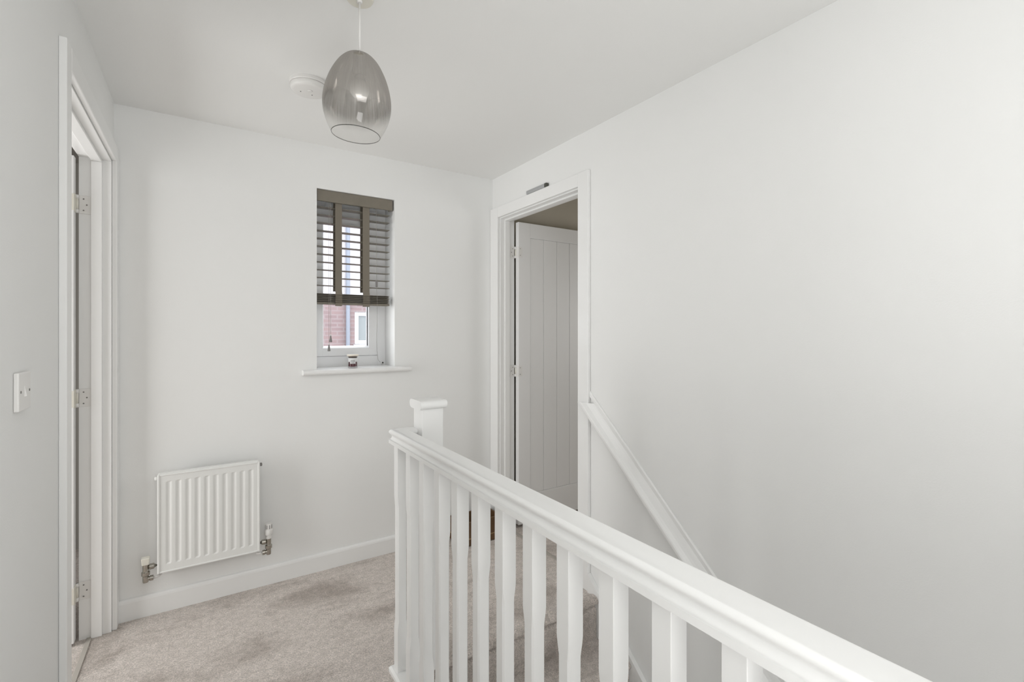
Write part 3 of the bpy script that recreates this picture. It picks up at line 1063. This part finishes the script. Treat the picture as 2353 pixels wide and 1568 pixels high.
# ------------------------------------------------------------------ pendant lamp
px, py = 0.392, 1.432
pd = thing('pendant_lamp', (px, py, ZC), 'ceiling pendant with smoked mirrored egg shaped glass shade fading to clear', 'lamp')
m = MB()
m.lathe([(0.0, 0.0), (0.0470, 0.0), (0.0465, -0.006), (0.0400, -0.026), (0.0370, -0.031), (0.0, -0.031)], (px, py, ZC), 36)
rose = m.build('ceiling_rose', M['plastic_cream'], pd)
rose.data.set_sharp_from_angle(angle=math.radians(30))
m = MB()
m.lathe([(0.0, -0.031), (0.0090, -0.031), (0.0075, -0.038), (0.0, -0.038)], (px, py, ZC), 16)
m.build('cord_grip', M['plastic'], rose)
MB().tube([(px, py, ZC - 0.035), (px, py, 2.22), (px, py, 2.120)], 0.0033, 10).build('flex', M['plastic'], pd)
PZ = 2.128
shade_prof = [(0.006, 0.0), (0.018, -0.001), (0.030, -0.006), (0.041, -0.015), (0.053, -0.030), (0.064, -0.050), (0.0735, -0.072), (0.081, -0.096), (0.0862, -0.120), (0.0885, -0.140),
              (0.0885, -0.158), (0.0860, -0.178), (0.0815, -0.196), (0.0750, -0.214), (0.0665, -0.232), (0.0630, -0.238)]


def smooth_profile(p, n=4):
    out = []
    for i in range(len(p) - 1):
        p0, p1, p2, p3 = p[max(i - 1, 0)], p[i], p[i + 1], p[min(i + 2, len(p) - 1)]
        for k in range(n):
            t = k / n
            out.append(tuple(0.5 * ((2 * p1[j]) + (-p0[j] + p2[j]) * t + (2 * p0[j] - 5 * p1[j] + 4 * p2[j] - p3[j]) * t * t + (-p0[j] + 3 * p1[j] - 3 * p2[j] + p3[j]) * t ** 3) for j in (0, 1)))
    out.append(p[-1])
    return out


sp = [(r * 1.10, h) for r, h in smooth_profile(shade_prof)]
m = MB()
rings = []
N = 72
for r, h in sp:
    rings.append([m.bm.verts.new((px + r * math.cos(2 * math.pi * k / N), py + r * math.sin(2 * math.pi * k / N), PZ + h)) for k in range(N)])
for r0, r1 in zip(rings, rings[1:]):
    for k in range(N):
        m.bm.faces.new((r0[k], r0[(k + 1) % N], r1[(k + 1) % N], r1[k])).smooth = True
M['shade'] = shade_mat(PZ - ZC - 0.200, PZ - ZC - 0.135)
sh = m.build('glass_shade', M['shade'], pd)
m = MB()
m.lathe([(0.0685, -0.2385), (0.0695, -0.2375), (0.0701, -0.2385), (0.0695, -0.2397), (0.0685, -0.2397)], (px, py, PZ), 72, close=True)
m.build('rim', clear_glass('rim_glass', (0.45, 0.45, 0.43), 1.6, 0.05), sh)
m = MB()
m.lathe([(0.0, 0.004), (0.014, 0.004), (0.0175, 0.0), (0.0175, -0.010), (0.0190, -0.020), (0.0190, -0.060), (0.0165, -0.064), (0.0, -0.064)], (px, py, PZ), 24)
tilt = Matrix.Translation((0, 0, PZ - ZC)) @ Matrix.Rotation(math.radians(2.6), 4, Vector((math.sin(YAW), math.cos(YAW), 0))) @ Matrix.Translation((0, 0, ZC - PZ))
for o_ in [sh] + list(sh.children):
    o_.data.transform(tilt)                 # the shade hangs a few degrees out of true
lh = m.build('lampholder', M['plastic'], pd)
lh.data.set_sharp_from_angle(angle=math.radians(35))
m = MB()
bp_ = [(0.0130, -0.060), (0.0135, -0.072)]
for k in range(1, 15):
    a = math.radians(30 + 150 * k / 14)
    bp_.append((0.0295 * math.sin(a), -0.103 + 0.0295 * math.cos(a)))
m.lathe(bp_[:-1] + [(0.0005, -0.1325)], (px, py, PZ), 32)
m.build('bulb', M['bulb'], pd)

# ------------------------------------------------------------------ smoke alarm
ax, ay = 0.366, 2.083
sa = thing('smoke_detector', (ax, ay, ZC), 'round white smoke alarm on the ceiling behind the pendant', 'smoke alarm')
m = MB()
m.lathe([(0.0, 0.0), (0.0745, 0.0), (0.0755, -0.004), (0.0755, -0.012), (0.0735, -0.0145), (0.0, -0.0145)], (ax, ay, ZC), 48)
o = m.build('base_ring', M['plastic'], sa)
o.data.set_sharp_from_angle(angle=math.radians(35))
m = MB()
m.lathe([(0.0, -0.0145), (0.0700, -0.0145), (0.0705, -0.017), (0.0705, -0.024), (0.0690, -0.030), (0.0640, -0.0345), (0.0560, -0.0365), (0.0, -0.0368)], (ax, ay, ZC), 48)
o = m.build('cover', M['plastic'], sa)
for dx, dy in ((-0.030, 0.012), (0.015, 0.020)):
    MB().lathe([(0.0, -0.0375), (0.0022, -0.0375), (0.0022, -0.036), (0.0, -0.036)], (ax + dx, ay + dy, ZC), 10).build('indicator', M['dark'], sa)
MB().lathe([(0.0, -0.0385), (0.008, -0.0385), (0.010, -0.0365), (0.0, -0.0365)], (ax + 0.002, ay - 0.012, ZC), 20).build('test_button', M['plastic'], sa)

# ------------------------------------------------------------------ small crate in the far corner behind the banister
cr = thing('wooden_crate', (1.44, 2.63, 0), 'low dark brown wooden crate in the far corner beside the right door', 'crate')
A0, A1, B0, B1 = 1.300, 1.580, 2.545, 2.715
for z0, z1 in ((0.004, 0.042), (0.050, 0.146)):
    for (x0, x1, y0, y1) in ((A0, A1, B0, B0 + 0.012), (A0, A1, B1 - 0.012, B1), (A0, A0 + 0.012, B0 + 0.012, B1 - 0.012), (A1 - 0.012, A1, B0 + 0.012, B1 - 0.012)):
        MB().box(x0, x1, y0, y1, z0, z1, 0.0025).build('slat', M['crate'], cr)
MB().box(A0 + 0.001, A1 - 0.001, B0 + 0.002, B1 - 0.002, 0.0415, 0.0505).build('batten', M['crate_edge'], cr)
MB().box(A0 + 0.012, A1 - 0.012, B0 + 0.012, B1 - 0.012, 0.0, 0.010).build('bottom', M['crate'], cr)

# ------------------------------------------------------------------ house across the way, seen through the window
HY = 9.0
hs = thing('brick_house', (2.4, HY, -2.6), 'neighbouring red brick house outside the window with a small white window', 'house')
HWX0, HWX1, HWZ0, HWZ1 = 2.375, 2.760, 1.056, 1.662
m = MB()
m.box(-3, HWX0, HY, HY + 0.3, -2.6, 1.86)
m.box(HWX1, 8, HY, HY + 0.3, -2.6, 1.86)
m.box(HWX0, HWX1, HY, HY + 0.3, -2.6, HWZ0)
m.box(HWX0, HWX1, HY, HY + 0.3, HWZ1, 1.86)
m.build('brick_wall', M['brick'], hs)
m = MB()
m.box(-3, 8, HY - 0.02, HY + 0.3, 1.86, 5.2)
m.build('washed_out_upper_wall', M['washed_out'], hs)  # pale colour stands in for the overexposed view above the brick
m = MB()
fw = 0.075
m.box(HWX0, HWX0 + fw, HY + 0.02, HY + 0.10, HWZ0, HWZ1, 0.006)
m.box(HWX1 - fw, HWX1, HY + 0.02, HY + 0.10, HWZ0, HWZ1, 0.006)
m.box(HWX0 + fw, HWX1 - fw, HY + 0.02, HY + 0.10, HWZ0, HWZ0 + fw, 0.006)
m.box(HWX0 + fw, HWX1 - fw, HY + 0.02, HY + 0.10, HWZ1 - fw, HWZ1, 0.006)
m.box(HWX0 - 0.03, HWX1 + 0.03, HY - 0.05, HY + 0.10, HWZ0 - 0.03, HWZ0, 0.006)
hw = m.build('window_frame', M['far_frame'], hs)
MB().box(HWX0 + fw, HWX1 - fw, HY + 0.05, HY + 0.06, HWZ0 + fw, HWZ1 - fw).build('pane', M['farglass'], hw)
MB().tube([(2.236, HY - 0.06, -2.6), (2.236, HY - 0.06, 1.0), (2.236, HY - 0.06, 5.0)], 0.036, 12).build('downpipe', M['pipe'], hs)
m = MB()
m.box(-3.2, 8.2, HY - 0.25, HY + 0.5, 5.2, 5.35)
m.prism([(HY - 0.3, 5.35), (HY + 3, 7.2), (HY + 3, 5.35)], -3.2, 8.2, 'X')
m.build('roof', mat('slate_roof', (0.13, 0.12, 0.12), 0.8), hs)
struct('floor_outside', MB().box(-6, 12, YO, 16, -2.75, -2.6), M['ground'])
